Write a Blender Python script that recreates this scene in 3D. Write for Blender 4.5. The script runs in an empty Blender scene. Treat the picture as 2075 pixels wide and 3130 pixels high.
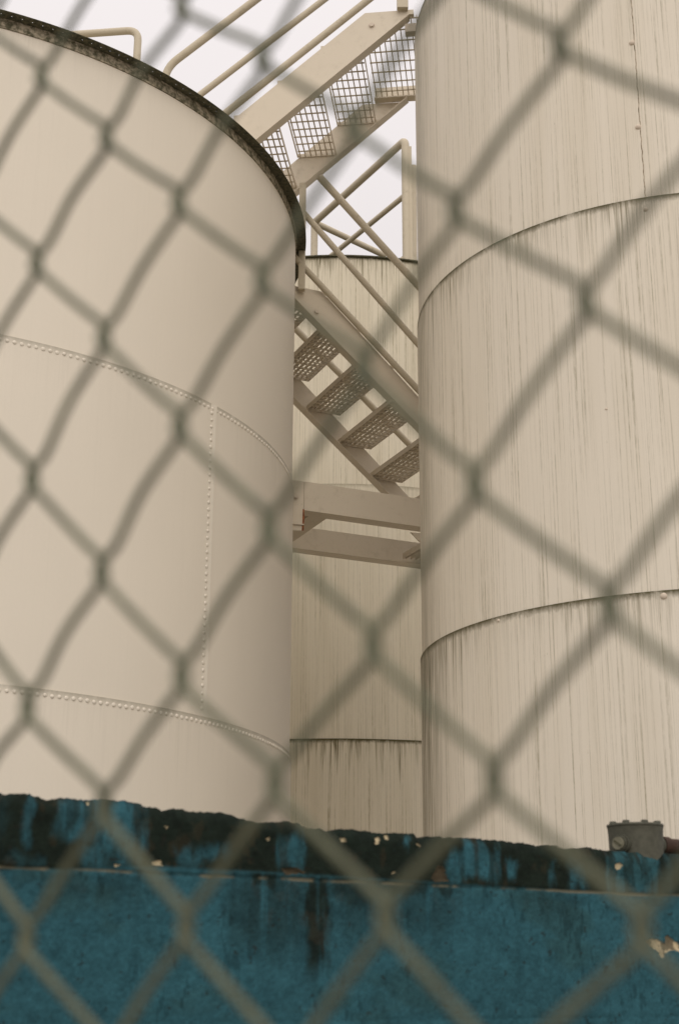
import bpy, bmesh, math, random
import numpy as np
from mathutils import Vector, Matrix

random.seed(4)
S = bpy.context.scene
COL = S.collection
CH = 1.6                                   # camera height above the yard
FPX, TH, RO, PW, PH = 4347.0, 0.318, 0.004, 2075, 3130

# ------------------------------------------------------------------ measuring helpers
# a point of the photograph gives a direction; the thing it belongs to gives the distance
def ray(p):
    x = (p[0] - PW/2)/FPX; y = -(p[1] - PH/2)/FPX
    c, s = math.cos(RO), math.sin(RO)
    x, y = c*x - s*y, s*x + c*y
    return np.array([x, math.cos(TH) - y*math.sin(TH), math.sin(TH) + y*math.cos(TH)])
def proj(P):
    P = np.asarray(P, float)
    X = P[..., 0]; Z0 = P[..., 2] - CH
    Y = P[..., 1]*math.cos(TH) + Z0*math.sin(TH); Z = -P[..., 1]*math.sin(TH) + Z0*math.cos(TH)
    x, z = X/Y, Z/Y
    c, s = math.cos(-RO), math.sin(-RO)
    return PW/2 + FPX*(c*x - s*z), PH/2 - FPX*(s*x + c*z)
EYE = np.array([0, 0, CH])
def at_dist(p, d):
    r = ray(p); return EYE + r*d/math.hypot(r[0], r[1])
class Plane:
    """vertical plane with horizontal run direction rd and normal n (towards the viewer)"""
    def __init__(self, az, P0):
        a = math.radians(az)
        self.n = np.array([math.cos(a), -math.sin(a), 0]); self.rd = np.array([math.sin(a), math.cos(a), 0])
        self.P0 = np.array(P0, float)
    def shift(self, d):
        q = Plane(0, self.P0 + self.n*d); q.n, q.rd = self.n, self.rd; return q
    def hit(self, p):
        r = ray(p); return EYE + r*(np.dot(self.P0 - EYE, self.n)/np.dot(r, self.n))

# ------------------------------------------------------------------ scene helpers
def tag(o, label=None, cat=None, group=None, kind=None):
    if label: o['label'] = label
    if cat: o['category'] = cat
    if group: o['group'] = group
    if kind: o['kind'] = kind
    return o
def thing(name, loc, label, cat, group=None):
    o = bpy.data.objects.new(name, None); COL.objects.link(o); o.location = Vector(loc)
    o.empty_display_size = .1
    return tag(o, label, cat, group)
class MB:
    def __init__(self): self.v = []; self.f = []; self.uv = {}; self.sm = set()
    def add(self, vs, fs, smooth=False, uvs=None):
        b = len(self.v); self.v += [tuple(map(float, p)) for p in vs]
        for i, f in enumerate(fs):
            if smooth: self.sm.add(len(self.f))
            if uvs is not None: self.uv[len(self.f)] = uvs[i]
            self.f.append(tuple(b + k for k in f))
    def hexa(self, p):            # 8 points: bottom loop 0-3, top loop 4-7
        self.add(p, [(0,3,2,1),(4,5,6,7),(0,1,5,4),(1,2,6,5),(2,3,7,6),(3,0,4,7)])
    def box(self, o, a, b, c):    # corner + three edge vectors
        o, a, b, c = map(np.asarray, (o, a, b, c))
        self.hexa([o, o+a, o+a+b, o+b, o+c, o+a+c, o+a+b+c, o+b+c])
    def prism(self, poly, vec):
        n = len(poly); poly = [np.asarray(p, float) for p in poly]; vec = np.asarray(vec, float)
        self.add(poly + [p+vec for p in poly], [tuple(range(n))[::-1], tuple(range(n, 2*n))] +
                 [(i, (i+1) % n, n+(i+1) % n, n+i) for i in range(n)])
    def tube(self, pts, r, seg=10, fillet=0, cap=True):
        pts = [np.asarray(p, float) for p in pts]
        if fillet:
            q = [pts[0]]
            for i in range(1, len(pts)-1):
                a, b, c = pts[i-1], pts[i], pts[i+1]
                u = (a-b)/np.linalg.norm(a-b); w = (c-b)/np.linalg.norm(c-b)
                L = min(fillet, .45*np.linalg.norm(a-b), .45*np.linalg.norm(c-b))
                for k in range(7):
                    t = k/6; q.append((1-t)**2*(b+u*L) + 2*t*(1-t)*b + t*t*(b+w*L))
            pts = q + [pts[-1]]
        n = len(pts); tang = []
        for i in range(n):
            t = pts[min(i+1, n-1)] - pts[max(i-1, 0)]; tang.append(t/np.linalg.norm(t))
        ref = np.array([0, 0, 1.]) if abs(tang[0][2]) < .9 else np.array([1., 0, 0])
        nrm = np.cross(tang[0], ref); nrm /= np.linalg.norm(nrm)
        vs, fs = [], []
        for i in range(n):
            nrm = nrm - tang[i]*np.dot(nrm, tang[i]); nrm /= np.linalg.norm(nrm)
            bi = np.cross(tang[i], nrm)
            for k in range(seg):
                a = 2*math.pi*k/seg; vs.append(pts[i] + r*(math.cos(a)*nrm + math.sin(a)*bi))
        for i in range(n-1):
            for k in range(seg):
                k2 = (k+1) % seg
                fs.append((i*seg+k, i*seg+k2, (i+1)*seg+k2, (i+1)*seg+k))
        self.add(vs, fs, True)
        if cap:
            self.add(vs[:seg], [tuple(range(seg))[::-1]]); self.add(vs[-seg:], [tuple(range(seg))])
    def dome(self, c, nrm, r, h=None, rings=3, seg=10):     # rivet / bolt head standing on a surface
        c = np.asarray(c, float); nrm = np.asarray(nrm, float); nrm = nrm/np.linalg.norm(nrm); h = h or r*.6
        ref = np.array([0, 0, 1.]) if abs(nrm[2]) < .9 else np.array([1., 0, 0])
        a = np.cross(nrm, ref); a /= np.linalg.norm(a); b = np.cross(nrm, a)
        vs, fs = [], []
        for i in range(rings):
            t = i/rings*math.pi/2
            for k in range(seg):
                g = 2*math.pi*k/seg
                vs.append(c + r*math.cos(t)*(math.cos(g)*a + math.sin(g)*b) + h*math.sin(t)*nrm)
        vs.append(c + h*nrm)
        for i in range(rings-1):
            for k in range(seg): fs.append((i*seg+k, i*seg+(k+1) % seg, (i+1)*seg+(k+1) % seg, (i+1)*seg+k))
        for k in range(seg): fs.append(((rings-1)*seg+k, (rings-1)*seg+(k+1) % seg, rings*seg))
        self.add(vs, fs, True)
    def build(self, name, mat, parent=None, bevel=0, recalc=True):
        me = bpy.data.meshes.new(name); off = np.array(parent_origin(parent)) if parent else np.zeros(3)
        me.from_pydata([tuple(np.array(v) - off) for v in self.v], [], self.f)
        if self.uv:
            ul = me.uv_layers.new(name='UVMap')
            for i, p in enumerate(me.polygons):
                for k, li in enumerate(p.loop_indices):
                    ul.data[li].uv = self.uv[i][k] if i in self.uv else (0, 0)
        for i in self.sm: me.polygons[i].use_smooth = True
        if recalc:
            bm = bmesh.new(); bm.from_mesh(me); bmesh.ops.recalc_face_normals(bm, faces=bm.faces); bm.to_mesh(me); bm.free()
        me.materials.append(mat)
        o = bpy.data.objects.new(name, me); COL.objects.link(o)
        if parent: o.parent = parent
        if bevel:
            m = o.modifiers.new('edge', 'BEVEL'); m.width = bevel; m.segments = 2; m.limit_method = 'ANGLE'; m.angle_limit = math.radians(50)
        return o
def parent_origin(o):
    p = np.array(o.location, float)
    return p if o.parent is None else p + parent_origin(o.parent)

# ------------------------------------------------------------------ materials
def mat(name):
    m = bpy.data.materials.new(name); m.use_nodes = True
    nt = m.node_tree; nt.nodes.clear()
    out = nt.nodes.new('ShaderNodeOutputMaterial'); b = nt.nodes.new('ShaderNodeBsdfPrincipled')
    nt.links.new(b.outputs[0], out.inputs[0])
    return m, nt, b
class G:
    """small shader-graph writer"""
    def __init__(self, nt): self.nt = nt
    def n(self, t, **kw):
        x = self.nt.nodes.new('ShaderNode'+t)
        for k, v in kw.items(): setattr(x, k, v)
        return x
    def set(self, sock, v):
        if hasattr(v, 'is_linked'): self.nt.links.new(v, sock)
        else: sock.default_value = v
    def m(self, op, a, b=0., c=0., clamp=False):
        x = self.n('Math', operation=op, use_clamp=clamp)
        self.set(x.inputs[0], a); self.set(x.inputs[1], b); self.set(x.inputs[2], c); return x.outputs[0]
    def noise(self, vec, scale, detail=3., rough=.55, dims='3D'):
        x = self.n('TexNoise', noise_dimensions=dims); self.set(x.inputs['Vector'], vec)
        x.inputs['Scale'].default_value = scale; x.inputs['Detail'].default_value = detail; x.inputs['Roughness'].default_value = rough
        return x.outputs['Fac']
    def scale(self, vec, s, loc=(0, 0, 0)):
        x = self.n('Mapping'); self.set(x.inputs['Vector'], vec); x.inputs['Scale'].default_value = s; x.inputs['Location'].default_value = loc
        return x.outputs[0]
    def ramp(self, f, lo, hi, a=0., b=1.):
        x = self.n('MapRange', interpolation_type='SMOOTHSTEP'); x.clamp = True
        self.set(x.inputs[0], f); x.inputs[1].default_value = lo; x.inputs[2].default_value = hi; x.inputs[3].default_value = a; x.inputs[4].default_value = b
        return x.outputs[0]
    def mix(self, f, a, b):
        x = self.n('Mix', data_type='RGBA'); self.set(x.inputs[0], f)
        for s, v in ((x.inputs[6], a), (x.inputs[7], b)): self.set(s, v if hasattr(v, 'is_linked') else (*v, 1))
        return x.outputs[2]
    def bump(self, h, strength, dist):
        x = self.n('Bump'); x.inputs['Strength'].default_value = strength; x.inputs['Distance'].default_value = dist
        self.set(x.inputs['Height'], h); return x.outputs[0]

BEIGE = (.62, .55, .44)
def paint(name, base=BEIGE, dirt=(.20, .16, .09), amount=.35, rough=.6, bump=.15):
    m, nt, b = mat(name); g = G(nt)
    co = g.n('TexCoord').outputs['Object']
    big = g.noise(co, 1.3, 4); fine = g.noise(co, 14, 6, .7); speck = g.noise(co, 420, 2, .6)
    d = g.m('MULTIPLY', g.ramp(fine, .5, .78), g.ramp(big, .35, .7)); d = g.m('MULTIPLY', d, amount)
    c = g.mix(d, base, dirt)
    c = g.mix(g.ramp(g.noise(co, 60, 3, .7), .66, .74, 0, amount*.8), c, dirt)
    hsv = g.n('HueSaturation'); g.set(hsv.inputs['Color'], c)
    g.set(hsv.inputs['Value'], g.m('ADD', g.m('MULTIPLY', speck, .16), g.m('ADD', g.m('MULTIPLY', big, .10), .87)))
    nt.links.new(hsv.outputs[0], b.inputs['Base Color'])
    b.inputs['Roughness'].default_value = rough; b.inputs['Specular IOR Level'].default_value = .3
    nt.links.new(g.bump(g.noise(co, 300, 3, .6), bump, .001), b.inputs['Normal'])
    return m
def streaked(name, base, streak=.5, seam=1., moss=(.066, .056, .018), dens=1., extra=None, edge_amt=1.):
    """old sheet-metal paint: UV is (metres round the tank, metres below the top of the plate)"""
    m, nt, b = mat(name); g = G(nt)
    uv = g.n('UVMap', uv_map='UVMap').outputs[0]
    sep = g.n('SeparateXYZ'); nt.links.new(uv, sep.inputs[0]); v = sep.outputs[1]; u = sep.outputs[0]
    fine = g.noise(g.scale(uv, (125*dens, .8, 1)), 1, 2, .6)
    mid = g.noise(g.scale(uv, (40*dens, .5, 1), (3, 7, 0)), 1, 3, .6)
    wide = g.noise(g.scale(uv, (5, .4, 1), (1, 2, 0)), 1, 3, .6)
    dots = g.noise(g.scale(uv, (120, 22, 1)), 1, 2, .6)
    grime = g.noise(g.scale(uv, (9, 6, 1)), 1, 6, .75)
    lines = g.m('MULTIPLY', g.ramp(fine, .47, .70), g.ramp(mid, .34, .66, .28, 1.))
    lines = g.m('MULTIPLY', lines, g.m('ADD', g.m('MULTIPLY', g.ramp(g.noise(g.scale(uv, (80, 14, 1)), 1, 4, .75), .36, .62), .7), .3))
    lines = g.m('MULTIPLY', lines, streak)
    soft = g.m('MULTIPLY', g.ramp(wide, .40, .75), .24*streak)
    # under the lap: run-off stains that die out downwards, each drip its own length
    ln = g.ramp(g.noise(g.scale(uv, (30, 0, 1), (9, 0, 0)), 1, 4, .7), .40, .80, .02, .75)
    fall = g.m('SUBTRACT', 1., g.m('DIVIDE', v, ln), clamp=True)
    patch = g.ramp(g.noise(g.scale(uv, (2.2, 0, 1), (4, 0, 0)), 1, 3, .6), .38, .62, .15, 1.)
    drip = g.m('MULTIPLY', g.m('MULTIPLY', g.m('POWER', fall, .6), patch), g.ramp(g.noise(g.scale(uv, (75, 2, 1), (2, 0, 0)), 1, 3, .7), .38, .66, .12, .95))
    drip = g.m('MULTIPLY', drip, seam)
    thr = g.m('MULTIPLY', g.noise(g.scale(uv, (55, 20, 1)), 1, 4, .8), .062)
    edge = g.m('MULTIPLY', g.m('SUBTRACT', 1., g.m('DIVIDE', v, g.m('ADD', thr, .0015)), clamp=True), g.m('MULTIPLY', g.ramp(grime, .28, .55, .25, 1.), edge_amt))
    spots = g.m('MULTIPLY', g.ramp(dots, .70, .78), g.ramp(grime, .50, .62, 0, .75))
    t = g.mix(soft, base, tuple(x*y for x, y in zip(base, (.70, .66, .56))))
    t = g.mix(g.m('MULTIPLY', lines, .8), t, (.225, .195, .115))
    t = g.mix(g.m('MULTIPLY', spots, min(1, streak*1.2)), t, (.15, .12, .07))
    t = g.mix(drip, t, (.12, .10, .045))
    for u0_, sg_, ln_, am_ in (extra or []):
        uu_ = g.m('MULTIPLY', g.m('SUBTRACT', u, u0_), 1/sg_); gs = g.m('POWER', 2.718, g.m('MULTIPLY', g.m('MULTIPLY', uu_, uu_), -1.))
        fl = g.m('SUBTRACT', 1., g.m('DIVIDE', v, ln_), clamp=True)
        ex = g.m('MULTIPLY', g.m('MULTIPLY', gs, fl), g.ramp(g.noise(g.scale(uv, (60, 1.5, 1), (5, 0, 0)), 1, 4, .75), .34, .60, .12, 1.))
        t = g.mix(g.m('MULTIPLY', ex, am_), t, (.075, .066, .028))
    t = g.mix(edge, t, moss)
    hsv = g.n('HueSaturation'); g.set(hsv.inputs['Color'], t)
    speck = g.noise(g.n('TexCoord').outputs['Object'], 380, 2, .6)
    g.set(hsv.inputs['Value'], g.m('ADD', g.m('MULTIPLY', speck, .18), g.m('ADD', g.m('MULTIPLY', g.noise(g.scale(uv, (1.2, .8, 1)), 1, 3), .12), .85)))
    nt.links.new(hsv.outputs[0], b.inputs['Base Color'])
    b.inputs['Roughness'].default_value = .62; b.inputs['Specular IOR Level'].default_value = .28
    nt.links.new(g.bump(g.noise(g.scale(uv, (2.2, 1.4, 1)), 1, 2), .25, .012), b.inputs['Normal'])
    return m
def plain(name, col, rough=.6, metal=0., var=.3, scale=30, bump=.3, dist=.002, second=None):
    m, nt, b = mat(name); g = G(nt); co = g.n('TexCoord').outputs['Object']
    n1 = g.noise(co, scale, 5, .65)
    c = g.mix(g.ramp(n1, .35, .7), col, second or tuple(x*(1-var) for x in col))
    nt.links.new(c, b.inputs['Base Color']); b.inputs['Roughness'].default_value = rough; b.inputs['Metallic'].default_value = metal
    b.inputs['Specular IOR Level'].default_value = .3
    nt.links.new(g.bump(g.noise(co, scale*6, 4, .6), bump, dist), b.inputs['Normal'])
    return m

M_clean = streaked('cream_tank_paint', (.645, .588, .484), streak=.05, seam=.10, edge_amt=.45)
# where the run-off gathers on the shaded flank of the right tank (metres round the plate)
RU = [(6.22, .26, 2.5, 1.), (9.88, .20, 6., .55), (13.52, .20, 6., .45)]
M_right = streaked('streaked_cream_paint', (.64, .584, .478), streak=.9, seam=1.0, extra=RU, edge_amt=1.1)
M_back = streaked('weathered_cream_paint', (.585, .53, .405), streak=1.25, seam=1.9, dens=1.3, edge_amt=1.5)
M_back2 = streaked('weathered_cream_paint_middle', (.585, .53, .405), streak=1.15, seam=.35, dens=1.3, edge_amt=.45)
M_rivet = paint('rivet_paint', (.64, .585, .482), amount=.15)
M_steel = paint('stair_paint', (.60, .53, .415), amount=.45)
M_rail = paint('rail_paint', (.50, .44, .325), amount=.8)
M_grate = paint('shaded_grating_paint', (.47, .405, .30), dirt=(.10, .085, .05), amount=.6)  # darker than the stair paint: dirt, plus shade between the bars put into colour
M_stud = paint('stud_paint', (.55, .47, .37), amount=.9)
M_rust = plain('rust_streak', (.33, .12, .045), .8, var=.5, scale=60)
M_moss = plain('mossy_steel', (.115, .105, .060), .85, var=.5, scale=55, second=(.030, .032, .020))
M_mossmix = plain('mossy_paint', (.075, .070, .038), .85, scale=38, second=(.43, .37, .27), bump=.5)
M_wire = plain('galvanised_wire', (.122, .130, .080), .6, .15, var=.35, scale=90, bump=.2, dist=.0004)
M_box = plain('cast_metal', (.078, .078, .056), .6, .25, var=.3, scale=80, bump=.5, dist=.0012)
M_pipe = plain('rusty_pipe', (.052, .027, .015), .75, var=.45, scale=45, bump=.6, dist=.002)
M_ground = plain('yard_concrete', (.34, .31, .27), .9, var=.25, scale=1.5)

# ------------------------------------------------------------------ ground, light, camera
b = MB(); b.add([(-400, -400, 0), (400, -400, 0), (400, 400, 0), (-400, 400, 0)], [(0, 1, 2, 3)])
tag(b.build('ground', M_ground), 'pale concrete yard under the tanks', 'ground', kind='structure')

SUN_EL, SUN_AZ = math.radians(36), math.radians(172)     # behind the camera, a little to the left
sd = Vector((math.sin(SUN_AZ)*math.cos(SUN_EL), math.cos(SUN_AZ)*math.cos(SUN_EL), math.sin(SUN_EL)))
L = bpy.data.lights.new('overcast_sun', 'SUN'); L.energy = .62; L.angle = math.radians(50); L.color = (1, .965, .91)
lo = bpy.data.objects.new('overcast_sun', L); COL.objects.link(lo); lo.rotation_euler = sd.to_track_quat('Z', 'Y').to_euler()
w = bpy.data.worlds.new('World'); S.world = w; w.use_nodes = True
nt = w.node_tree; nt.nodes.clear(); g = G(nt)
out = nt.nodes.new('ShaderNodeOutputWorld'); bg = nt.nodes.new('ShaderNodeBackground'); nt.links.new(bg.outputs[0], out.inputs[0])
sky = g.n('TexSky', sky_type='NISHITA'); sky.sun_disc = False; sky.sun_elevation = SUN_EL; sky.sun_rotation = SUN_AZ
sky.air_density = 1.5; sky.dust_density = 6; sky.ozone_density = 1
tc = g.n('TexCoord').outputs['Generated']; sp = g.n('SeparateXYZ'); nt.links.new(tc, sp.inputs[0])
ov = g.ramp(sp.outputs[2], -.15, 1.0, 5.9, 11.0)          # overcast cloud, brighter towards the zenith
dp = g.n('VectorMath', operation='DOT_PRODUCT'); nt.links.new(tc, dp.inputs[0]); dp.inputs[1].default_value = tuple(sd)
ov = g.m('MULTIPLY', ov, g.m('ADD', 1., g.m('MULTIPLY', g.ramp(dp.outputs['Value'], -.25, 1.0), .62)))     # thin cloud in front of the sun
cl = g.noise(tc, 1.6, 4, .5)
ov = g.m('MULTIPLY', ov, g.m('ADD', g.m('MULTIPLY', cl, .10), .95))
cc = g.n('CombineColor'); g.set(cc.inputs[0], g.m('MULTIPLY', ov, 1.0)); g.set(cc.inputs[1], g.m('MULTIPLY', ov, .935)); g.set(cc.inputs[2], g.m('MULTIPLY', ov, .925))
mx = g.n('Mix', data_type='RGBA'); mx.inputs[0].default_value = .94
nt.links.new(sky.outputs[0], mx.inputs[6]); nt.links.new(cc.outputs[0], mx.inputs[7])
nt.links.new(mx.outputs[2], bg.inputs[0]); bg.inputs[1].default_value = .10

cam = bpy.data.cameras.new('camera'); co = bpy.data.objects.new('camera', cam); COL.objects.link(co)
cam.sensor_fit = 'VERTICAL'; cam.sensor_height = 36; cam.sensor_width = 24; cam.lens = FPX/PH*36
cam.clip_start = .02; cam.clip_end = 2000
co.matrix_world = Matrix.Translation((0, 0, CH)) @ Matrix.Rotation(math.pi/2+TH, 4, 'X') @ Matrix.Rotation(RO, 4, 'Z')
cam.dof.use_dof = True; cam.dof.focus_distance = 7.6; cam.dof.aperture_fstop = 7.5; cam.dof.aperture_blades = 8
S.camera = co
S.view_settings.view_transform = 'Standard'; S.view_settings.look = 'None'; S.view_settings.exposure = 0; S.view_settings.gamma = 1

# ------------------------------------------------------------------ tanks
def ring_shell(mb, c, R, z0, z1, uoff=0., seg=160, zrow=None, face='out'):
    """outside of a plate course; UV in metres, v measured down from the top edge"""
    zs = zrow or [z0, z1]
    vs = [(c[0]+R*math.sin(2*math.pi*k/seg), c[1]-R*math.cos(2*math.pi*k/seg), z) for z in zs for k in range(seg)]
    fs, uvs = [], []
    for i in range(len(zs)-1):
        for k in range(seg):
            k2 = (k+1) % seg
            fs.append((i*seg+k, i*seg+k2, (i+1)*seg+k2, (i+1)*seg+k))
            ua, ub = uoff+R*2*math.pi*k/seg, uoff+R*2*math.pi*(k+1)/seg
            uvs.append([(ua, zs[-1]-zs[i]), (ub, zs[-1]-zs[i]), (ub, zs[-1]-zs[i+1]), (ua, zs[-1]-zs[i+1])])
    mb.add(vs, fs, True, uvs)
def ring_flat(mb, c, R0, R1, z, seg=160):
    vs = [(c[0]+R*math.sin(2*math.pi*k/seg), c[1]-R*math.cos(2*math.pi*k/seg), z) for R in (R0, R1) for k in range(seg)]
    mb.add(vs, [(k, (k+1) % seg, seg+(k+1) % seg, seg+k) for k in range(seg)])
def disc(mb, c, R, z, rise, seg=160):
    vs = [(c[0]+R*math.sin(2*math.pi*k/seg), c[1]-R*math.cos(2*math.pi*k/seg), z) for k in range(seg)] + [(c[0], c[1], z+rise)]
    mb.add(vs, [(k, (k+1) % seg, seg) for k in range(seg)], True)
def cyl_hit(p, c, R):
    r = ray(p); o = np.array([-c[0], -c[1]]); d = r[:2]
    A = d@d; B = 2*(o@d); C = o@o - R*R
    t = (-B - math.sqrt(max(B*B-4*A*C, 0)))/(2*A); return EYE + r*t
LAP = .008
def tank(name, az, d, R, seams, top, mat_, label, rise=.25):
    c = np.array([d*math.sin(az), d*math.cos(az)])
    t = thing(name, (c[0], c[1], 0), label, 'tank', 'storage tanks')
    zs = [0] + [s+CH for s in seams] + [top+CH]; n = len(zs)-1; radii = []
    for i in range(n):
        Ri = R + LAP*(n-1-i) - LAP*(n-1)/2; radii.append(Ri)
        mb = MB(); ring_shell(mb, c, Ri, zs[i], zs[i+1], uoff=3.7*i)
        if i < n-1:
            s0 = len(mb.f); ring_flat(mb, c, Ri-LAP-.001, Ri, zs[i+1])
        mb.build('shell_course', mat_[i] if isinstance(mat_, list) else mat_, t)
    return t, c, radii, zs
# left: riveted tank
LS = .82
TL, cL, rL, zL = tank('storage_tank', -.318, 9.449*LS, 2.645*LS, [1.332*LS, 3.132*LS], 5.016*LS, M_clean,
    'smooth cream riveted tank on the left with a dark mossy rim around its top')
mb = MB(); disc(mb, cL, rL[-1]-.012, zL[-1]-.02, .22); mb.build('roof', M_clean, TL)
azc = math.atan2(-cL[0], cL[1])     # direction from tank to camera, as angle used by ring_shell
def on_tank(c, R, a, z): return np.array([c[0]+R*math.sin(a), c[1]-R*math.cos(a), z])
for i in (0, 1):
    mb = MB(); R = rL[i]; z = zL[i+1]; step = .0315/R; a = -1.25
    while a < 1.75:
        aa = a - .318*-1 if False else a
        P = on_tank(cL, R, aa, z - .024 + random.uniform(-.0012, .0012))
        mb.dome(P, (math.sin(aa), -math.cos(aa), 0), random.uniform(.0086, .0102), random.uniform(.0036, .0052), seg=10)
        a += step
    mb.build('rivet_seam', M_rivet, TL)
# upright rivet seam between the two laps
P1 = cyl_hit((648, 1255), cL, rL[1]); a1 = math.atan2(P1[0]-cL[0], -(P1[1]-cL[1]))
mb = MB(); z = zL[1] + .035
while z < zL[2] - .045:
    mb.dome(on_tank(cL, rL[1], a1, z), (math.sin(a1), -math.cos(a1), 0), random.uniform(.0086, .0102), random.uniform(.0036, .0052), seg=10); z += .034
mb.build('rivet_seam', M_rivet, TL)
mb = MB(); a2 = a1 + .016     # lapped plate edge beside the rivets
for k in range(1):
    ps = [on_tank(cL, rL[1]-.001, a2, zL[1]), on_tank(cL, rL[1]+.0045, a2, zL[1]), on_tank(cL, rL[1]+.0045, a2-.004, zL[1]), on_tank(cL, rL[1]-.001, a2-.02, zL[1])]
    mb.prism(ps, (0, 0, zL[2]-zL[1]-.002))
mb.build('plate_edge', M_rivet, TL)
# curb angle: upright leg against the shell, flat leg with bolt holes, both grown over with moss
def curb(c, R, ztop, wide, leg, nper, parent):
    mb = MB(); seg = nper
    bands = [(0, .45), (.45, .55), (.55, 1.)]
    for k in range(nper):
        a0 = 2*math.pi*k/nper; da = 2*math.pi/nper
        cuts = [a0, a0+da*.455, a0+da*.545, a0+da]
        for (f0, f1) in bands:
            for q in range(3):
                if q == 1 and f0 == .45: continue
                r0, r1 = R+.003+wide*f0, R+.003+wide*f1; A0, A1 = cuts[q], cuts[q+1]
                for z in (ztop, ztop+.0025):
                    mb.add([on_tank(c, r0, A0, z), on_tank(c, r0, A1, z), on_tank(c, r1, A1, z), on_tank(c, r1, A0, z)], [(0, 1, 2, 3)])
                if f1 == 1.:
                    mb.add([on_tank(c, r1, A0, ztop), on_tank(c, r1, A1, ztop), on_tank(c, r1, A1, ztop+.0025), on_tank(c, r1, A0, ztop+.0025)], [(0, 1, 2, 3)], True)
    o = mb.build('curb_flange', M_moss, parent)
    mb = MB(); ring_shell(mb, c, R+.006, ztop-leg, ztop, seg=200); ring_flat(mb, c, R-.002, R+.006, ztop-leg, 200)
    mb.build('curb_leg', M_mossmix, parent)
curb(cL, rL[-1], zL[-1]-.004, .058, .05, 290, TL)

# right: streaked tank
RS = .95
TR, cR, rR, zR = tank('storage_tank', .252, 7.056*RS, 1.351*RS, [1.5*RS, 3.3*RS], 5.1*RS, M_right,
    'tall cream tank on the right stained by fine vertical streaks with two dark curved seams')
mb = MB(); disc(mb, cR, rR[-1], zR[-1], .15); mb.build('roof', M_right, TR)
mb = MB()
for p, i, r in [((1930, 131), 2, .013), ((1949, 388), 2, .013), ((1972, 640), 1, .011), ((2027, 1822), 0, .014), ((1523, 1897), 0, .008), ((1852, 1250), 1, .006)]:
    P = cyl_hit(p, cR, rR[i]); nrm = np.array([P[0]-cR[0], P[1]-cR[1], 0]); m_ = MB(); m_.dome(P - nrm*.001, nrm, r, r*.75, seg=12); m_.build('weld_stud', M_stud, TR)
# vertical weld of the upper plate: a thin irregular dirty bead
P1 = cyl_hit((1968, 560), cR, rR[2]); a1 = math.atan2(P1[0]-cR[0], -(P1[1]-cR[1])); mb = MB(); pts = []
z = zR[2]+.004
while z < zR[3]:
    pts.append(on_tank(cR, rR[2]-.0012, a1+random.uniform(-.0016, .0016), z)); z += .02
mb.tube(pts, .0026, 6); mb.build('plate_weld', plain('dirty_weld', (.13, .105, .06), .85, scale=28, second=(.55, .46, .35), bump=.4), TR)
# back tank
BS = 1.1
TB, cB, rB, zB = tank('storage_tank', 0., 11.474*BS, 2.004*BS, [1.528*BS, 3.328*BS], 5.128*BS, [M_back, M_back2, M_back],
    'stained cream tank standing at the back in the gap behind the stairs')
mb = MB(); disc(mb, cB, rB[-1], zB[-1], .22); mb.build('roof', M_back, TB)
mb = MB(); ring_flat(mb, cB, rB[-1]-.01, rB[-1]+.02, zB[-1]-.006); ring_flat(mb, cB, rB[-1]-.01, rB[-1]+.02, zB[-1]+.004); ring_shell(mb, cB, rB[-1]+.02, zB[-1]-.006, zB[-1]+.004)
mb.build('rim_edge', M_moss, TB)
# vent cover on the back tank's roof
V = at_dist((1075, 775), cB[1]-.9); mb = MB(); vz = zB[-1]+.08
mb.tube([(V[0], V[1], vz-.06), (V[0], V[1], vz+.10)], .085, 20); mb.dome((V[0], V[1], vz+.10), (0, 0, 1), .105, .085, rings=6, seg=24)
mb.build('roof_vent', M_steel, TB)

# ------------------------------------------------------------------ stairs
PT = .0235            # pipe radius
def channel_web(mb, poly, n, t=.008): mb.prism(poly, -n*t)
def flange(mb, a, b, n, wide, t, up):      # strip along a-b, reaching inwards by wide, thickness along up
    mb.box(a - n*.008, (b-a), -n*(wide-.008), up*t)
def grating(parent, corner, rd, n, run, wide, gap=.034, bar=.026, name='grating', cross=.10, bt=.0034):
    """bearing bars across the width, cross rods along the run; corner = front corner at the far side"""
    mb = MB(); k = 0; x = .010
    while x < run - .008:
        mb.box(corner + rd*x + n*.006, rd*bt, n*(wide-.012), (0, 0, bar)); x += gap
    y = cross*.5
    while y < wide-.01:
        mb.box(corner + n*y + np.array([0, 0, bar-.0075]) + rd*.004, rd*(run-.008), n*.0075, (0, 0, .0055)); y += cross
    return mb.build(name, M_grate, parent)
def tread(parent, C, rd, n, run, wide, hh=.036, gap=.030, rods=False):
    """C: low corner at the far stringer, left end of the tread"""
    t = MB(); t.box(C, rd*.004, n*wide, (0, 0, hh)); t.box(C + rd*(run-.004), rd*.004, n*wide, (0, 0, hh))
    t.box(C + rd*.0045 , rd*(run-.009), n*.004, (0, 0, hh)); t.box(C + rd*.0045 + n*(wide-.004), rd*(run-.009), n*.004, (0, 0, hh))
    if rods:                       # cross rods welded under the bearing bars
        y = .022
        while y < wide-.02:
            t.box(C + n*y + rd*.0045 + UP*.0005, rd*(run-.009), n*.007, UP*.005); y += .052
        x = .0045 + .5*(run-.009)/6
        for q in range(6): t.box(C + rd*(x-.005) + n*.0045 + UP*.0062, rd*.009, n*(wide-.009), UP*.004); x += (run-.009)/6
    o = t.build('tread', M_steel, parent)
    grating(o, C + np.array([0, 0, .011 if rods else .004]) + rd*.005, rd, n, run-.010, wide-.002, gap=gap, bar=hh-(.013 if rods else .006), cross=.08, bt=.0046)
    # the front edge: a chequered angle
    return o
UP = np.array([0, 0, 1.])

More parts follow.
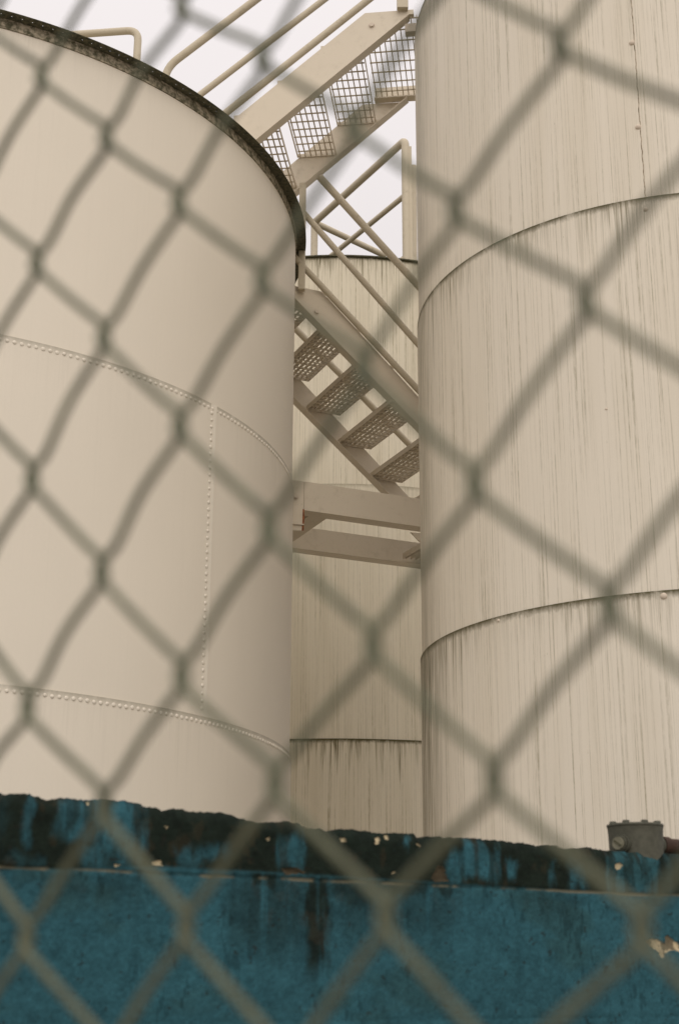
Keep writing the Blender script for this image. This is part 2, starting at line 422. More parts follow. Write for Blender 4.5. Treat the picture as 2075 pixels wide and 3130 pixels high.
# lower flight: runs down to the right
F = Plane(66, at_dist((1031, 1357), 8.55)); WID = .80; N = F.shift(WID)
st = thing('staircase', F.P0*np.array([1, 1, 0]), 'lower cream steel stair flight running down to the right between the tanks', 'stairs', 'steel stair flights')
def line_at(pl, p, q):             # 3D direction of a sloping line lying in a plane
    a, b_ = pl.hit(p), pl.hit(q); return a, (b_-a)/np.linalg.norm(b_-a)
ta, td = line_at(N, (1000, 909), (1282, 1217)); td = td
ba, bd = line_at(N, (904, 914), (1283, 1303))
h_end = td - 0
def along(a, d, s): return a + d*s
L2 = 1.35
T1, T2 = ta, along(ta, td, L2)
B2 = np.array([T2[0], T2[1], 0]); sB = np.dot(T2-ba, F.rd)/np.dot(bd, F.rd); B2 = along(ba, bd, sB)
B1 = along(ba, bd, -.04)
TC = N.hit((862, 889)); TC[2] = T1[2]
B1[2] = B1[2]
poly = [B1, B2, T2, T1, TC]
FW = .065
def make_stringer(poly_, parent, n, nm='stringer'):
    B1, B2, T2, T1, TC = poly_
    mb = MB(); channel_web(mb, poly_, n)
    for a, b_, sg in ((B1, B2, 1), (T1, T2, -1), (TC, T1, -1)):
        d = (b_-a)/np.linalg.norm(b_-a); up = np.cross(n, d); up = up if up[2] > 0 else -up
        flange(mb, a + d*.0005, b_ - d*.0005, n, FW, .0075, up*sg)
    return mb.build(nm, M_steel, parent)
s_near = make_stringer(poly, st, N.n)
# far stringer: same section, measured where its underside shows
fa, fd = line_at(F, (897, 1236), (1150, 1500))
shift = -N.n*WID
vfix = fa[2] - (along(ba, bd, np.dot(fa + N.n*WID - ba, F.rd)/np.dot(bd, F.rd))[2])
polyF = [p + shift + UP*vfix for p in poly]
mbf = MB(); channel_web(mbf, polyF, -F.n)
for a, b_, sg in ((polyF[0], polyF[1], 1),):
    d = (b_-a)/np.linalg.norm(b_-a); up = np.cross(F.n, d); up = up if up[2] > 0 else -up
    flange(mbf, a + d*.0005, b_ - d*.0005, -F.n, FW, .0075, up*sg)
mbf.build('stringer', M_steel, st)
c0 = F.hit((936, 1255)); c1 = F.hit((1127, 1463)); stp = (c1-c0)/2
for k in range(-2, 6):
    C = c0 + stp*k + F.n*.0095
    tread(st, C, F.rd, F.n, .232, WID-.019, .032, .032, True)
RN = N.shift(.03)
def pipe(name, parent, pl, pix, r=PT, ext=(0, 0), fillet=.09, extra=None, mat_=None):
    pts = [pl.hit(p) for p in pix]
    if ext[0]: pts[0] = pts[0] + (pts[0]-pts[1])/np.linalg.norm(pts[0]-pts[1])*ext[0]
    if ext[1]: pts[-1] = pts[-1] + (pts[-1]-pts[-2])/np.linalg.norm(pts[-1]-pts[-2])*ext[1]
    mb = MB(); mb.tube(pts + (extra or []), r, 12, fillet=fillet)
    return mb.build(name, mat_ or M_rail, parent)
pipe('handrail', st, RN, [(976, 540), (1275, 870)], .023, (0, .6))
pipe('mid_rail', st, RN, [(936, 660), (1274, 1048)], .019, (.10, .6))
pipe('knee_rail', st, RN, [(934, 822), (1278, 1192)], .019, (.10, .6))
pipe('knee_rail', st, F.shift(-.02), [(942, 1044), (1245, 1352)], .022, (.3, .5))
pa, pb = RN.hit((926, 560)), RN.hit((919, 884)); mb = MB(); mb.box(np.array([pa[0]-.02, pa[1]-.02, T1[2]-.005]), (.04, 0, 0), (0, .04, 0), (0, 0, pa[2]-T1[2])); mb.build('post', M_rail, st, bevel=.004)
def bolt(parent, pl, pix, r=.013):
    P = pl.hit(pix); mb = MB(); n = pl.n
    mb.dome(P, n, r*1.5, .003, rings=2, seg=16); 
    ref = np.cross(n, UP); ring = [P + n*.002 + r*(math.cos(k*math.pi/3)*ref + math.sin(k*math.pi/3)*UP) for k in range(6)]
    mb.prism(ring, n*.010); return mb.build('bolt', M_stud, parent)
bolt(st, N, (966, 953))

# landing frame at the foot of the lower flight
lf = thing('landing_frame', (N.hit((1100, 1540))*np.array([1, 1, 0])), 'cream steel landing frame with rusty end plate under the lower stairs', 'platform')
n0, nd = N.hit((892.6, 1467)), F.rd
zt, zb = N.hit((1000, 1482))[2], N.hit((999, 1569))[2]
def beam(pl, inw, pl0, s0, s1, zb, zt, parent, fw, topf=True):
    mb = MB(); P = lambda s, z: np.array([*(pl.P0 + pl.rd*s)[:2], z])
    mb.prism([P(s0, zb), P(s1, zb), P(s1, zt), P(s0, zt)], inw*.009)
    mb.box(P(s0, zb)+inw*.009, pl.rd*(s1-s0), inw*fw, UP*.009)
    if topf: mb.box(P(s0, zt)+inw*.009, pl.rd*(s1-s0), inw*fw, -UP*.009)
    return mb.build('beam', M_steel, parent)
sN = lambda pl, p: float(np.dot(pl.hit(p) - pl.P0, pl.rd))
beam(N, -N.n, None, sN(N, (930, 1540)), sN(N, (930, 1540))+2.3, zb, zt, lf, .085)
beam(F, F.n, None, sN(F, (860, 1675)), sN(F, (930, 1675))+2.3, zb, zt, lf, .085, False)
# end plate of the near beam, reaching lower, with a rust run on its edge
q = [N.hit(p) for p in ((840, 1461), (929.5, 1472), (928, 1622), (842, 1618))]; mb = MB(); mb.prism(q, -N.n*.012); mb.build('end_plate', M_steel, lf)
q = [N.hit(p)+N.n*.002 for p in ((925.5, 1556), (929.3, 1556), (930.5, 1580), (929, 1600), (928, 1622), (922, 1622), (924, 1600))]; mb = MB(); mb.prism(q, -N.n*.004)
tag(mb.build('rust_run', M_rust, lf), 'orange rust run down the plate edge')
q0, q1 = N.hit((850, 1600)), N.hit((927, 1606)); mb = MB(); mb.box(q0+N.n*.001, q1-q0, N.n*.010, UP*.006); mb.build('plate_lip', M_steel, lf)
# cross beam between the two near the left end, another half hidden at the right
for s in (sN(N, (965, 1570)),):
    mb = MB(); P = N.P0 + N.rd*s; P = np.array([P[0], P[1], zb+.004]); Wd = WID-.02
    mb.box(P - N.n*.011, N.rd*.11, -N.n*Wd, UP*.008); mb.box(P - N.n*.011 + UP*.0085, N.rd*.008, -N.n*Wd, UP*.10)
    mb.build('cross_beam', M_steel, lf)
mb = MB(); s = sN(F, (1213, 1700))
cg = F.P0 + F.rd*s; cg = np.array([cg[0], cg[1], zb+.022]) + F.n*.095
g_ = grating(lf, cg, F.rd, F.n, 1.1, WID-.20, gap=.034, bar=.03, name='grating')
mb.box(cg - F.rd*.006, F.rd*.005, F.n*(WID-.20), UP*.036); mb.build('grating_edge', M_grate, lf)
bolt(lf, N, (902, 1517), .014)
mb = MB(); P = N.hit((1262, 1622)); q = [P, P + N.rd*.35 - UP*.0, P + N.rd*.35 - UP*.30]; mb.prism([p - N.n*.03 for p in q], -N.n*.01); mb.build('gusset', M_steel, lf)

# upper flight: runs up to the right, over the left tank's roof
F2 = Plane(97, at_dist((1031, 387), 7.8)); W2 = .80; N2 = F2.shift(W2)
s2 = thing('staircase', F2.P0*np.array([1, 1, 0]), 'upper cream steel stair flight with open grating treads rising against the sky', 'stairs', 'steel stair flights')
ta, td = line_at(N2, (714, 365), (1115, 40)); ba, bd = line_at(N2, (787, 423), (1232, 58))
Tb = ta - td*1.15; Tt = N2.hit((1115, 40)); Te = N2.hit((1263, 28)); Te[2] = Tt[2]
sE = (Te[2]-.03-ba[2])/bd[2]; Be = along(ba, bd, sE); Te2 = Te.copy()
sB = np.dot(Tb-ba, F2.rd)/np.dot(bd, F2.rd); Bb = along(ba, bd, sB)
def stringer2(off, n, parent):
    mb = MB(); q = [p + off for p in (Bb, Be, np.array([Te[0], Te[1], Be[2]]), Te, Tt, Tb)]
    if np.dot(q[2]-q[1], F2.rd) < 0: q[2] = q[1] + np.array([0, 0, .001])
    mb.prism(q, -n*.008)
    for a, b_, sg in ((q[0], q[1], 1), (q[5], q[4], -1), (q[4], q[3], -1)):
        d = (b_-a)/np.linalg.norm(b_-a); up = np.cross(n, d); up = up if up[2] > 0 else -up
        flange(mb, a + d*.0005, b_ - d*.0005, n, FW, .0075, up*sg)
    return mb.build('stringer', M_steel, parent)
stringer2(np.zeros(3), N2.n, s2)
# far stringer ends under the top landing beam
fa, fd = line_at(F2, (908, 600), (1247, 315)); dep = float(ta[2] - along(ba, bd, np.dot(ta-ba, F2.rd)/np.dot(bd, F2.rd))[2])
fE = F2.hit((1247, 315)); fB = fa - fd*1.15; zl = F2.hit((1190, 316))[2]
sH = (zl - dep - fa[2])/fd[2]
fT0 = fB + UP*dep; fK = along(fa, fd, sH) + UP*dep
mb = MB(); q = [fB, fE, np.array([fE[0], fE[1], zl]), fK, fT0]; q[2] = fE + F2.rd*.004 + UP*.004; mb.prism(q, F2.n*.008)
for a, b_, sg in ((q[0], q[1], 1),):
    d = (b_-a)/np.linalg.norm(b_-a); up = np.cross(F2.n, d); up = up if up[2] > 0 else -up
    flange(mb, a + d*.0005, b_ - d*.0005, -F2.n, FW, .0075, up*sg)
mb.build('stringer', M_steel, s2)
c0 = F2.hit((1031, 387)); c1 = F2.hit((910, 485)); stp = c0 - c1
for k in range(-6, 1):
    C = c0 + stp*k + F2.n*.0095; tread(s2, C, F2.rd, F2.n, float(np.dot(stp, F2.rd))*.98, W2-.019, .024, .034)
# top landing: grating on a channel
zl0, zl1 = F2.hit((1146, 317))[2], F2.hit((1146, 272))[2]; s0 = sN(F2, (1146, 300))
ln = 1.0; P = F2.P0 + F2.rd*s0
mb = MB(); mb.box(np.array([P[0], P[1], zl0]), F2.rd*ln, F2.n*.008, UP*(zl1-zl0)); mb.box(np.array([P[0], P[1], zl0])+F2.n*.0085, F2.rd*ln, F2.n*.05, UP*.007)
mb.build('landing_beam', M_steel, s2)
CG = np.array([P[0], P[1], zl1-.085]) + F2.n*.0095
grating(s2, CG, F2.rd, F2.n, .62, W2-.02, bar=.024, bt=.0046)
pipe('handrail', s2, N2, [(503, 300), (506, 209), (781, 0)], .023, (0, .9))
pipe('mid_rail', s2, N2, [(613, 289), (989, 0)], .019, (.5, .6))
pipe('knee_rail', s2, N2, [(691, 345), (1125, 0)], .021, (.6, .35))
mb = MB(); a = N2.hit((1228, 31)); mb.box(a + np.array([-.03, -.04, -.01]), (.065, 0, 0), (0, .035, 0), (0, 0, .9)); mb.build('post', M_rail, s2, bevel=.004)
bolt(s2, N2, (1136, 78), .014)
# tie from the stringer head to the right tank
a = N2.hit((1236, 78)) - N2.n*.03; mb = MB(); mb.box(a - UP*.02, F2.rd*.20, -N2.n*.05, UP*.055); mb.build('tie_bracket', M_stud, s2)

# ------------------------------------------------------------------ guard rails
gr = thing('guard_rail', at_dist((1245, 790), 10.45), 'cream pipe guard rail standing on the roof of the back tank', 'railing', 'roof guard rails')
H = at_dist((1250, 790), 10.55); zt = at_dist((1245, 428), 10.55)[2]
def at_h(p, z): r = ray(p); return EYE + r*(z-CH)/r[2]
A_, B_, C_ = at_h((1238, 428), zt), at_h((961, 680), zt), at_h((1175, 781), zt)
zm = at_dist((1236, 595), math.hypot(A_[0], A_[1]))[2]
mb = MB(); mb.tube([A_ - UP*1.25, A_, B_], .034, 12, fillet=.06); mb.build('top_rail', M_rail, gr)
mb = MB(); mb.tube([B_+(B_-A_)*.0, C_], .030, 12); mb.build('top_rail', M_rail, gr)
mb = MB(); D_ = at_h((1033, 765), zm); mb.tube([np.array([A_[0], A_[1], zm]), D_ + (D_-np.array([A_[0], A_[1], zm]))*.2], .024, 12); mb.build('mid_rail', M_rail, gr)
mb = MB(); mb.box(A_ + np.array([-.01, -.02, -1.27]), (.062, 0, 0), (0, .05, 0), UP*1.20); mb.build('post', M_rail, gr, bevel=.005)
mb = MB(); mb.tube([B_ - UP*.9, B_ + UP*.0], .033, 12); mb.build('post', M_rail, gr)
G0 = at_dist((1253, 792), 10.5); e = A_ - UP*1.22
mb = MB(); mb.prism([e + np.array([0, .0, 0]), e + np.array([-.12, 0, 0]), e + np.array([-.10, 0, .06]), e + np.array([0, 0, .14])], (0, .015, 0)); mb.build('gusset', M_steel, gr)
mb = MB(); mb.tube([e + np.array([.075, .3, -.05]), e + np.array([.082, .3, 1.15])], .03, 12); mb.build('post', M_rail, gr)

zr = at_dist((400, 92), 7.05)[2]
gl = thing('guard_rail', at_dist((423, 180), 7.05), 'short cream pipe guard rail showing above the rim of the left tank', 'railing', 'roof guard rails')
a = at_h((424, 92), zr); c_ = at_h((225, 106), zr); mb = MB()
mb.tube([a - UP*1.05, a, c_ + (c_-a)*2.0], .022, 12, fillet=.07); mb.build('top_rail', M_rail, gl)
e = c_ + (c_-a)*2.0
mb = MB(); mb.tube([e - UP*1.05, e], .022, 12); mb.build('post', M_rail, gl)

# ------------------------------------------------------------------ blue wall
def vnoise(x, y, seed=0):
    xi = np.floor(x).astype(int); yi = np.floor(y).astype(int); fx = x-xi; fy = y-yi
    fx = fx*fx*(3-2*fx); fy = fy*fy*(3-2*fy)
    def h(a, b_): 
        k = (a*374761393 + b_*668265263 + seed*974711) & 0x7fffffff
        k = ((k ^ (k >> 13))*1274126177) & 0x7fffffff
        return ((k ^ (k >> 16)) & 0xffff)/65535.
    return (h(xi, yi)*(1-fx) + h(xi+1, yi)*fx)*(1-fy) + (h(xi, yi+1)*(1-fx) + h(xi+1, yi+1)*fx)*fy
def fbm(x, y, oct=4, seed=0):
    s = np.zeros(np.broadcast(x, y).shape); a = .5; t = 0
    for o in range(oct): s += a*vnoise(x*2**o, y*2**o, seed+o*7); t += a; a *= .55
    return s/t
def sstep(e0, e1, x): t = np.clip((x-e0)/(e1-e0), 0, 1); return t*t*(3-2*t)
p0, p1 = (0, 2650), (2040, 2738)
nn = np.cross(ray(p0), ray(p1)); dd = np.cross(nn, [0, 0, 1.]); waz = math.degrees(math.atan2(dd[0], dd[1]))
if waz < 0: waz += 180
WP = Plane(waz, at_dist((1037, 2690), 2.5))
zj = WP.hit((1037, 2693))[2]; zj2 = WP.hit((1500, 3115))[2]
prof = [(-400, 2395), (0, 2425), (83, 2424), (120, 2431), (153, 2444), (185, 2437), (281, 2441), (357, 2445), (390, 2448), (421, 2452), (455, 2463), (485, 2466), (510, 2479), (540, 2471), (561, 2468), (612, 2483), (660, 2482), (702, 2484), (735, 2494), (765, 2501), (804, 2514), (860, 2511), (918, 2512), (930, 2524), (953, 2528), (990, 2531), (1014, 2540), (1045, 2529), (1087, 2533), (1120, 2541), (1144, 2540), (1183, 2548), (1225, 2546), (1275, 2546), (1288, 2565), (1313, 2554), (1351, 2555), (1366, 2563), (1402, 2560), (1479, 2565), (1530, 2568), (1590, 2576), (1622, 2577), (1642, 2583), (1683, 2582), (1724, 2588), (1755, 2593), (1806, 2590), (1867, 2598), (1938, 2604), (2000, 2604), (2075, 2608), (2400, 2640)]
pu, pz = [], []
for p in prof:
    X = WP.hit(p); pu.append(float(np.dot(X-WP.P0, WP.rd))); pz.append(X[2])
u0, u1 = -1.6, 2.2
NU = 1250; us = np.linspace(u0, u1, NU)
top = np.interp(us, pu, pz) + .005*(fbm(us*70, us*0+3, 4, 5)-.5) + .003*(vnoise(us*260, us*0, 9)-.5)
NV = 260
tv = np.linspace(0, 1, NV)**.75
zz = (zj2-.16) + (top[None, :] - (zj2-.16))*tv[:, None]
uu = np.broadcast_to(us[None, :], zz.shape)
rel = -.0035*fbm(uu*22, zz*22, 5, 2) - .0012*fbm(uu*160, zz*160, 3, 8)      # recess of the rough render
jl = zj + .004*(fbm(uu*9, uu*0, 3, 4)-.5)
gro = np.exp(-((zz-jl)/.0035)**2)*(.35+.9*fbm(uu*25, uu*0+1, 3, 6)) ; gro2 = np.exp(-((zz-zj2)/.004)**2)*.9*fbm(uu*18, uu*0+8, 3, 6)
rel -= .0022*(gro + gro2)
rel += .0012*sstep(jl-.002, jl+.006, zz)                                       # cap stones stand a little proud
edge = np.clip((top[None, :]-zz)/.022, 0, 1); rel -= .012*(1-edge)**2*(.6+.8*fbm(uu*30, uu*0+5, 3, 1))
base = WP.P0[None, None, :]*np.array([1, 1, 0])
V = base + uu[..., None]*WP.rd + rel[..., None]*WP.n; V[..., 2] = zz
px, py = proj(V)
# stains: where the mould sits, each patch with its own ragged outline
wob = 70*(fbm(uu*45, zz*14, 5, 21)-.5); wx = px + wob; wy = py + 95*(fbm(uu*40, zz*22, 5, 31)-.5)
def blob(x0, x1, y0, y1, s=16, sy=26): return sstep(x0-s, x0+s, wx)*(1-sstep(x1-s, x1+s, wx))*sstep(y0-sy, y0+sy, wy)*(1-sstep(y1-sy, y1+sy, wy))
def mx(*a): return np.maximum.reduce(a)
pj = np.interp(px, [0, 500, 1000, 1377, 1632, 2040], [2658, 2648, 2676, 2700, 2716, 2738])
cap = sstep(-10, 8, pj - py)
blue = mx(.6*blob(62, 98, 2455, 2590), .75*blob(175, 330, 2435, 2560), .6*blob(230, 420, 2560, 2660), .8*blob(300, 445, 2460, 2600), .55*blob(545, 700, 2580, 2640), .35*blob(10, 160, 2610, 2660),
          blob(848, 928, 2548, 2668), .7*blob(1222, 1240, 2550, 2590, 5), blob(1375, 1512, 2585, 2700, 16), .7*blob(1546, 1578, 2620, 2690, 8), .4*blob(1672, 1700, 2640, 2710, 8), .55*blob(1735, 1800, 2650, 2730),
          blob(1862, 2002, 2612, 2745), .35*blob(2010, 2300, 2600, 2740))
farl = sstep(120, -60, px); blue = np.maximum(blue, .35*farl*fbm(uu*40, zz*8, 3, 4))
blue = np.clip(blue*(.45 + .9*sstep(.30, .62, fbm(uu*62, zz*13, 4, 52))), 0, 1)
dark_cap = cap*(1 - blue)*(.93+.25*fbm(uu*60, zz*30, 4, 3))
strk = fbm(uu*75, zz*5, 4, 41)
low = mx(.95*blob(770, 850, 2640, 2725, 26, 40), .95*blob(936, 1000, 2660, 2980, 14, 70), .8*blob(990, 1270, 2660, 2770, 40, 60), .8*blob(1250, 1390, 2690, 2740, 20, 25), .6*blob(700, 960, 2650, 2900, 60, 90), .45*blob(1000, 1400, 2690, 2860, 70, 80), .35*blob(120, 480, 2660, 2760, 60, 50), .35*blob(1600, 1760, 2700, 2790, 40, 40), .3*blob(30, 160, 2640, 2700))
low = low*(1-cap)*sstep(.30, .62, strk + .25*low)
mould = np.clip(mx(dark_cap, low, .8*np.clip(gro, 0, 1)*fbm(uu*20, uu*0, 3, 77)), 0, 1)
# worn spots and chips of bare render
def poly_in(P):
    r_ = np.zeros(px.shape, bool); j = len(P)-1; X, Y = px + 4*(fbm(uu*300, zz*300, 2, 3)-.5), py + 4*(fbm(uu*300, zz*300, 2, 13)-.5)
    for i in range(len(P)):
        xi, yi = P[i]; xj, yj = P[j]
        c_ = ((yi > Y) != (yj > Y)) & (X < (xj-xi)*(Y-yi)/(yj-yi+1e-9)+xi); r_ ^= c_; j = i
    return r_
chip = poly_in([(1974, 2878), (1985, 2870), (2010, 2872), (2032, 2884), (2036, 2858), (2052, 2868), (2075, 2888), (2110, 2882), (2130, 2905), (2085, 2925), (2070, 2906), (2045, 2905), (2035, 2912), (2028, 2928), (2018, 2922), (2012, 2905), (1990, 2895)])
big = chip.copy()
for P in ([(1878, 2642), (1890, 2637), (1903, 2643), (1895, 2657), (1884, 2658)], [(466, 2632), (492, 2628), (496, 2646), (470, 2644)], [(1040, 2563), (1055, 2563), (1056, 2574), (1042, 2574)],
          [(1148, 2562), (1160, 2560), (1156, 2580), (1146, 2578)], [(1172, 2552), (1188, 2556), (1184, 2570)], [(1272, 2578), (1286, 2580), (1280, 2588)], [(1322, 2680), (1340, 2650), (1356, 2655), (1365, 2690), (1330, 2692)],
          [(1197, 2664), (1206, 2664), (1203, 2674)], [(506, 2525), (515, 2526), (510, 2534)], [(815, 2562), (825, 2560), (822, 2570)], [(868, 2655), (905, 2655), (925, 2668), (880, 2670)], [(265, 2450), (274, 2448), (270, 2460)], [(345, 2640), (370, 2643), (355, 2650)]):
    chip |= poly_in(P)
brown = poly_in([(1318, 2682), (1338, 2645), (1358, 2652), (1368, 2694), (1328, 2696)]) | poly_in([(860, 2655), (905, 2650), (935, 2668), (875, 2674)])
pits = (fbm(uu*95, zz*95, 3, 55) > .80) | (fbm(uu*40+5, zz*40, 4, 66) > .835)
def colr(t): return np.array(t)[None, None, :]
n1 = fbm(uu*9, zz*9, 5, 12); n2 = fbm(uu*55, zz*55, 4, 17); n3 = fbm(uu*200, zz*200, 2, 19)
BL = colr((.023, .077, .094))*(1 + .35*(n1-.5) + .5*(n2-.5) + .5*(n3-.5))[..., None]
BL = BL*(1-.30*sstep(.52, .7, fbm(uu*6+3, zz*14, 5, 91))[..., None]*colr((.2, .55, .75)))
scr = sstep(.60, .70, fbm(uu*120, zz*34+uu*22, 3, 61))*sstep(.45, .6, n1); BL = BL*(1-.35*scr[..., None])
DK = colr((.0085, .0135, .0095))*(1 + .9*(n2-.5) + .5*(n3-.5))[..., None]
rust = sstep(.60, .72, fbm(uu*45, zz*30, 4, 23)) * .22
DK = DK*(1-rust[..., None]) + rust[..., None]*colr((.05, .035, .018))
Cc = BL*(1-mould[..., None]) + DK*mould[..., None]
Cc = np.where(pits[..., None], Cc*.4 + colr((.008, .008, .006)), Cc)
jf = np.clip(gro*1.3-.35, 0, .7)*sstep(.40, .60, fbm(uu*28, uu*0+4, 3, 44)); Cc = Cc*(1-jf[..., None]) + jf[..., None]*colr((.16, .14, .09))
Cc = np.where(chip[..., None], colr((.42, .35, .22))*(.55+.9*n2)[..., None], Cc); Cc = np.where((big & (fbm(uu*60, zz*60, 3, 71) < .56))[..., None], colr((.15, .125, .08))*(.5+n2)[..., None], Cc); Cc = np.where(brown[..., None], colr((.045, .036, .022))*(.6+.9*n2)[..., None], Cc)
V -= (chip*.003)[..., None]*WP.n
m, nt, bs = mat('blue_wall_paint'); g = G(nt)
at = g.n('Attribute'); at.attribute_name = 'paint'; oc = g.n('TexCoord').outputs['Object']
hs = g.n('HueSaturation'); nt.links.new(at.outputs['Color'], hs.inputs['Color']); g.set(hs.inputs['Value'], g.m('ADD', g.m('MULTIPLY', g.noise(oc, 500, 3, .7), .7), .65))
nt.links.new(hs.outputs[0], bs.inputs['Base Color']); bs.inputs['Roughness'].default_value = .75; bs.inputs['Specular IOR Level'].default_value = .06
nt.links.new(g.bump(g.noise(oc, 160, 5, .7), .6, .003), bs.inputs['Normal'])
wall = thing('boundary_wall', WP.P0*np.array([1, 1, 0]), 'low blue painted masonry wall with black mould along its crumbling top', 'wall')
off = np.array(wall.location)
THK = .22
back = V[-1] - WP.n*THK; nb = NU*NV
verts = np.concatenate([V.reshape(-1, 3), back]) - off
idx = np.arange(NU*NV).reshape(NV, NU)
quads = np.stack([idx[:-1, :-1], idx[:-1, 1:], idx[1:, 1:], idx[1:, :-1]], -1).reshape(-1, 4)
tops = np.stack([idx[-1, :-1], idx[-1, 1:], nb+1+np.arange(NU-1), nb+np.arange(NU-1)], -1)
me = bpy.data.meshes.new('masonry'); me.from_pydata(verts.tolist(), [], np.concatenate([quads, tops]).tolist())
ca = me.color_attributes.new('paint', 'FLOAT_COLOR', 'POINT')
cd = np.ones((len(verts), 4)); cd[:nb, :3] = np.clip(Cc, .003, 1).reshape(-1, 3); cd[nb:, :3] = cd[nb-NU:nb, :3]; ca.data.foreach_set('color', cd.astype(np.float32).ravel())
for p in me.polygons: p.use_smooth = True
me.materials.append(m); o = bpy.data.objects.new('masonry', me); COL.objects.link(o); o.parent = wall
mb = MB(); P = WP.P0*np.array([1, 1, 0]) + WP.rd*u0 - WP.n*.03
mb.box(P, WP.rd*(u1-u0), -WP.n*(THK-.034), UP*(zj2-.17)); mb.box(P + UP*(zj2-.168) - WP.n*.0, WP.rd*(u1-u0), -WP.n*(THK-.034), UP*(min(pz)-zj2+.14)); mb.build('wall_core', plain('wall_back', (.03, .11, .18), .8), wall)
P = WP.P0*np.array([1, 1, 0]) + WP.rd*u0; mb = MB(); mb.box(P - WP.n*.004, WP.rd*(u1-u0), -WP.n*.024, UP*(zj2-.16)); mb.build('wall_foot', plain('wall_foot_paint', (.023, .077, .094), .8, scale=12), wall)

# ------------------------------------------------------------------ conduit box and pipe on the wall
BP = WP.shift(-.055)
cb = BP.hit((1944, 2600)); sc = np.linalg.norm(BP.hit((2009, 2600)) - BP.hit((1879, 2600)))/2     # radius of the box
ztop = BP.hit((1944, 2521))[2]; zbot = BP.hit((1944, 2606))[2]
jb = thing('junction_box', (cb[0], cb[1], zbot), 'round grey cast junction box with slotted plug on top of the blue wall', 'junction box')
def lathe(mb, c, prof_, seg=40):
    vs = [(c[0]+r*math.cos(2*math.pi*k/seg), c[1]+r*math.sin(2*math.pi*k/seg), z) for r, z in prof_ for k in range(seg)]
    fs = [(i*seg+k, i*seg+(k+1) % seg, (i+1)*seg+(k+1) % seg, (i+1)*seg+k) for i in range(len(prof_)-1) for k in range(seg)]
    mb.add(vs, fs, True); mb.add(vs[-seg:], [tuple(range(seg))])
h = ztop - zbot; mb = MB()
lathe(mb, cb, [(sc*.93, zbot-.03), (sc*.95, zbot+h*.15), (sc*.96, zbot+h*.6), (sc*.98, zbot+h*.86), (sc*.985, zbot+h*.885)]); mb.build('body', M_box, jb)
mb = MB(); lathe(mb, cb, [(sc*.985, zbot+h*.895), (sc*1.0, zbot+h*.91), (sc*1.0, zbot+h*.985), (sc*.96, ztop), (sc*.2, ztop+.002)]); lid = mb.build('lid', M_box, jb)
wa = math.atan2(cb[1], cb[0])
for k in range(8):
    a = wa + math.pi + (k+.5)*math.pi/4 + .02; mb = MB(); cc_ = np.array([cb[0]+sc*.83*math.cos(a), cb[1]+sc*.83*math.sin(a), ztop-.001])
    lathe(mb, cc_, [(sc*.13, cc_[2]), (sc*.13, cc_[2]+.0045), (sc*.10, cc_[2]+.006), (sc*.02, cc_[2]+.0062)], 14); mb.build('lid_lug', M_box, lid)
def port(ax, pc, r, parent, plug):
    mb = MB(); ax = ax/np.linalg.norm(ax)
    mb.tube([pc - ax*.03, pc + ax*.012], r, 22); mb.tube([pc - ax*.01, pc + ax*.006], r*1.22, 22); o = mb.build('port', M_box, parent)
    if plug:
        mb = MB(); mb.tube([pc + ax*.0125, pc + ax*.017], r*.80, 20); sd_ = np.cross(ax, UP); dv = (sd_*.82 + UP*.57); 
        pl = mb.build('plug', plain('plug_metal', (.20, .19, .13), .5, .3, scale=60), o)
        mb = MB(); q = pc + ax*.0172; pn = np.cross(ax, dv); mb.box(q - dv*r*.62 - pn*.0022, dv*r*1.24, pn*.0044, ax*.0012); mb.build('slot', M_moss, pl)
view = -np.array([cb[0], cb[1], 0]); view /= np.linalg.norm(view); side = np.array([-view[1], view[0], 0])   # side: to the viewer's right
pl_ax = view*.93 - side*.52
pc = np.array([cb[0], cb[1], BP.hit((1905, 2583))[2]]) + pl_ax/np.linalg.norm(pl_ax)*sc*.99
port(pl_ax, pc, sc*.27, jb, True)
pr_ax = WP.rd*1.0; pc2 = np.array([cb[0], cb[1], BP.hit((2020, 2585))[2]]) + pr_ax*sc*.95
port(pr_ax, pc2, sc*.30, jb, False)
cp = thing('conduit_pipe', pc2 + pr_ax*.014, 'rusty red brown conduit pipe leaving the junction box along the wall top', 'pipe')
mb = MB(); mb.tube([pc2 + pr_ax*.0135, pc2 + pr_ax*.9], sc*.27, 20); mb.build('pipe', M_pipe, cp)
mb = MB(); mb.tube([pc2 + pr_ax*.013, pc2 + pr_ax*.030], sc*.33, 20); mb.build('pipe_collar', M_pipe, cp)

# ------------------------------------------------------------------ chain-link fence in front of the lens
fx0, fy0, faz, fa_, fz0, fb_, fsh, flx, fly, fcu, fcv = -0.11053, 0.44542, 2.22187, 0.06926, 0.31481, 0.075, -0.00122, 0.0014, 0.0005, 0.04913, 0.00045
def knot_model(c, r):
    u = c*fa_/2
    return np.array([fx0+u*math.sin(faz)+r*flx+fcu*u*u, fy0+u*math.cos(faz)+r*fly+fcv*r*r, CH+fz0-r*fb_/2+u*fsh])
kk = PW/1568
seen = {0: (0, [(95, 170), (85, 600), (75, 1095), (65, 1620), (62, 2155)]), 2: (0, [(418, 10), (412, 460), (415, 975), (420, 1550), (430, 2130)]),
        1: (1, [(245, 310), (240, 770), (235, 1310), (240, 1850)]), 3: (1, [(605, 130), (605, 640), (620, 1210), (635, 1800)]), 4: (2, [(815, 288), (838, 840), (860, 1480), (890, 2110)]),
        5: (3, [(1050, 480), (1095, 1110), (1140, 1790)]), 6: (2, [(1290, 100), (1350, 690), (1405, 1390), (1480, 2140)])}
KN = {}
for c, (r0, Ls) in seen.items():
    for i, p in enumerate(Ls):
        M_ = knot_model(c, r0+2*i); r_ = ray((p[0]*kk, p[1]*kk)); KN[(c, r0+2*i)] = EYE + r_*M_[1]/r_[1]
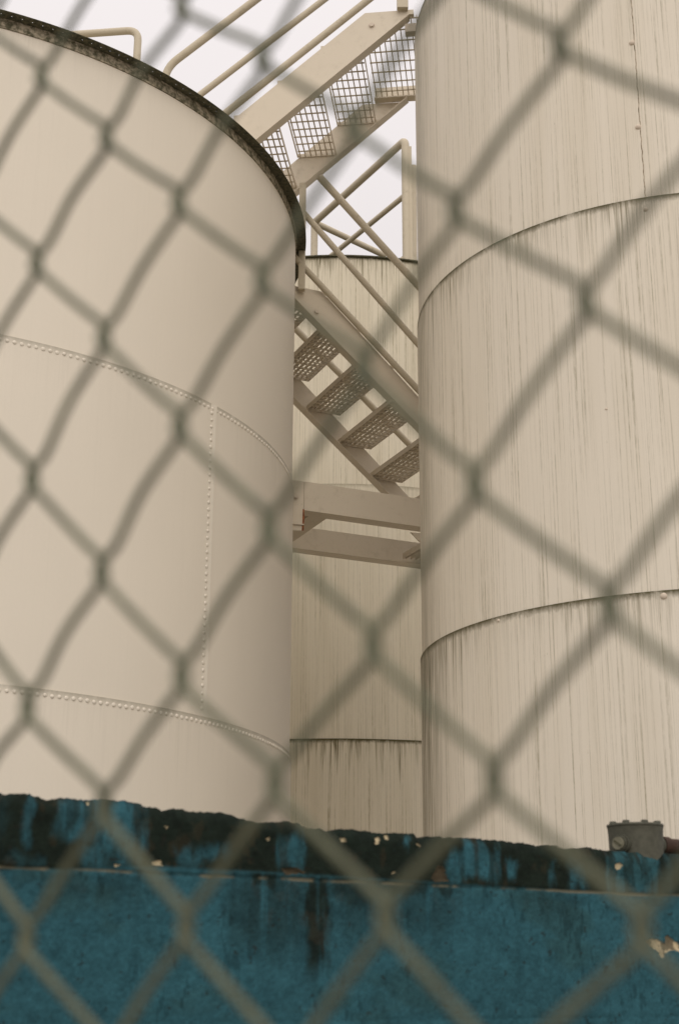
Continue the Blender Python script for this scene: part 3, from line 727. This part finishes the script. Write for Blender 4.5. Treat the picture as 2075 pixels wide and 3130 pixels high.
def knot(c, r):
    if (c, r) in KN: return KN[(c, r)]
    P = knot_model(c, r); best = sorted(KN, key=lambda q: (q[0]-c)**2+(q[1]-r)**2)[:2]
    J = sum((KN[q]-knot_model(*q)) for q in best)/2
    KNJ = np.array([random.uniform(-.0012, .0012), 0, random.uniform(-.0012, .0012)])
    return P + J*.7 + KNJ
C0, C1, R0, R1 = -4, 9, -4, 14
KC = {(c, r): knot(c, r) for c in range(C0, C1+1) for r in range(R0, R1+1) if (c+r) % 2 == 0}
fd_ = np.array([math.sin(faz), math.cos(faz), 0]); fn_ = np.array([fd_[1], -fd_[0], 0]);
if fn_[1] > 0: fn_ = -fn_                       # towards the viewer
fence = thing('chain_link_fence', (fx0, fy0, 0), 'out of focus galvanised chain link fence right in front of the lens', 'fence')
WR = .00152
def catmull(P, n=5):
    out_ = []
    for i in range(len(P)-1):
        p0, p1, p2, p3 = P[max(i-1, 0)], P[i], P[i+1], P[min(i+2, len(P)-1)]
        for k in range(n):
            t = k/n; out_.append(.5*((2*p1)+(p2-p0)*t+(2*p0-5*p1+4*p2-p3)*t*t+(3*p1-p0-3*p2+p3)*t**3))
    return out_ + [P[-1]]
for j in range(C0, C1):
    P = []
    for r in range(R0, R1+1):
        c = j if (j+r) % 2 == 0 else j+1
        s = -1 if c == j else 1                 # which way this bend points
        K = KC[(c, r)]; f = WR*1.15
        # left-to-right legs run in front, right-to-left legs behind
        fi = f if s == 1 else -f
        for dx, dz, dn in ((-.0046, .0072, fi), (-.0002, .0036, fi*.85), (.0013, 0, 0), (-.0002, -.0036, -fi*.85), (-.0046, -.0072, -fi)):
            P.append(K + fd_*s*dx + UP*dz + fn_*dn)
        if r < R1:                              # legs are never quite straight
            K2 = KC[(j if (j+r+1) % 2 == 0 else j+1, r+1)]; Mp = (K + K2)/2; q_ = random.uniform(.3, 1.)
            rw = 1. if r < 7 else .25
            bow = rw*(-fd_*.0022 + UP*.0020)*(1. if j < 3 else .45) if s == 1 else rw*(-fd_*.0003 - UP*.0003)
            P.append(Mp + bow*q_ - fn_*(fi*.95))
    mb = MB(); mb.tube(catmull(P, 4), WR, 8); mb.build('wire', M_wire, fence)
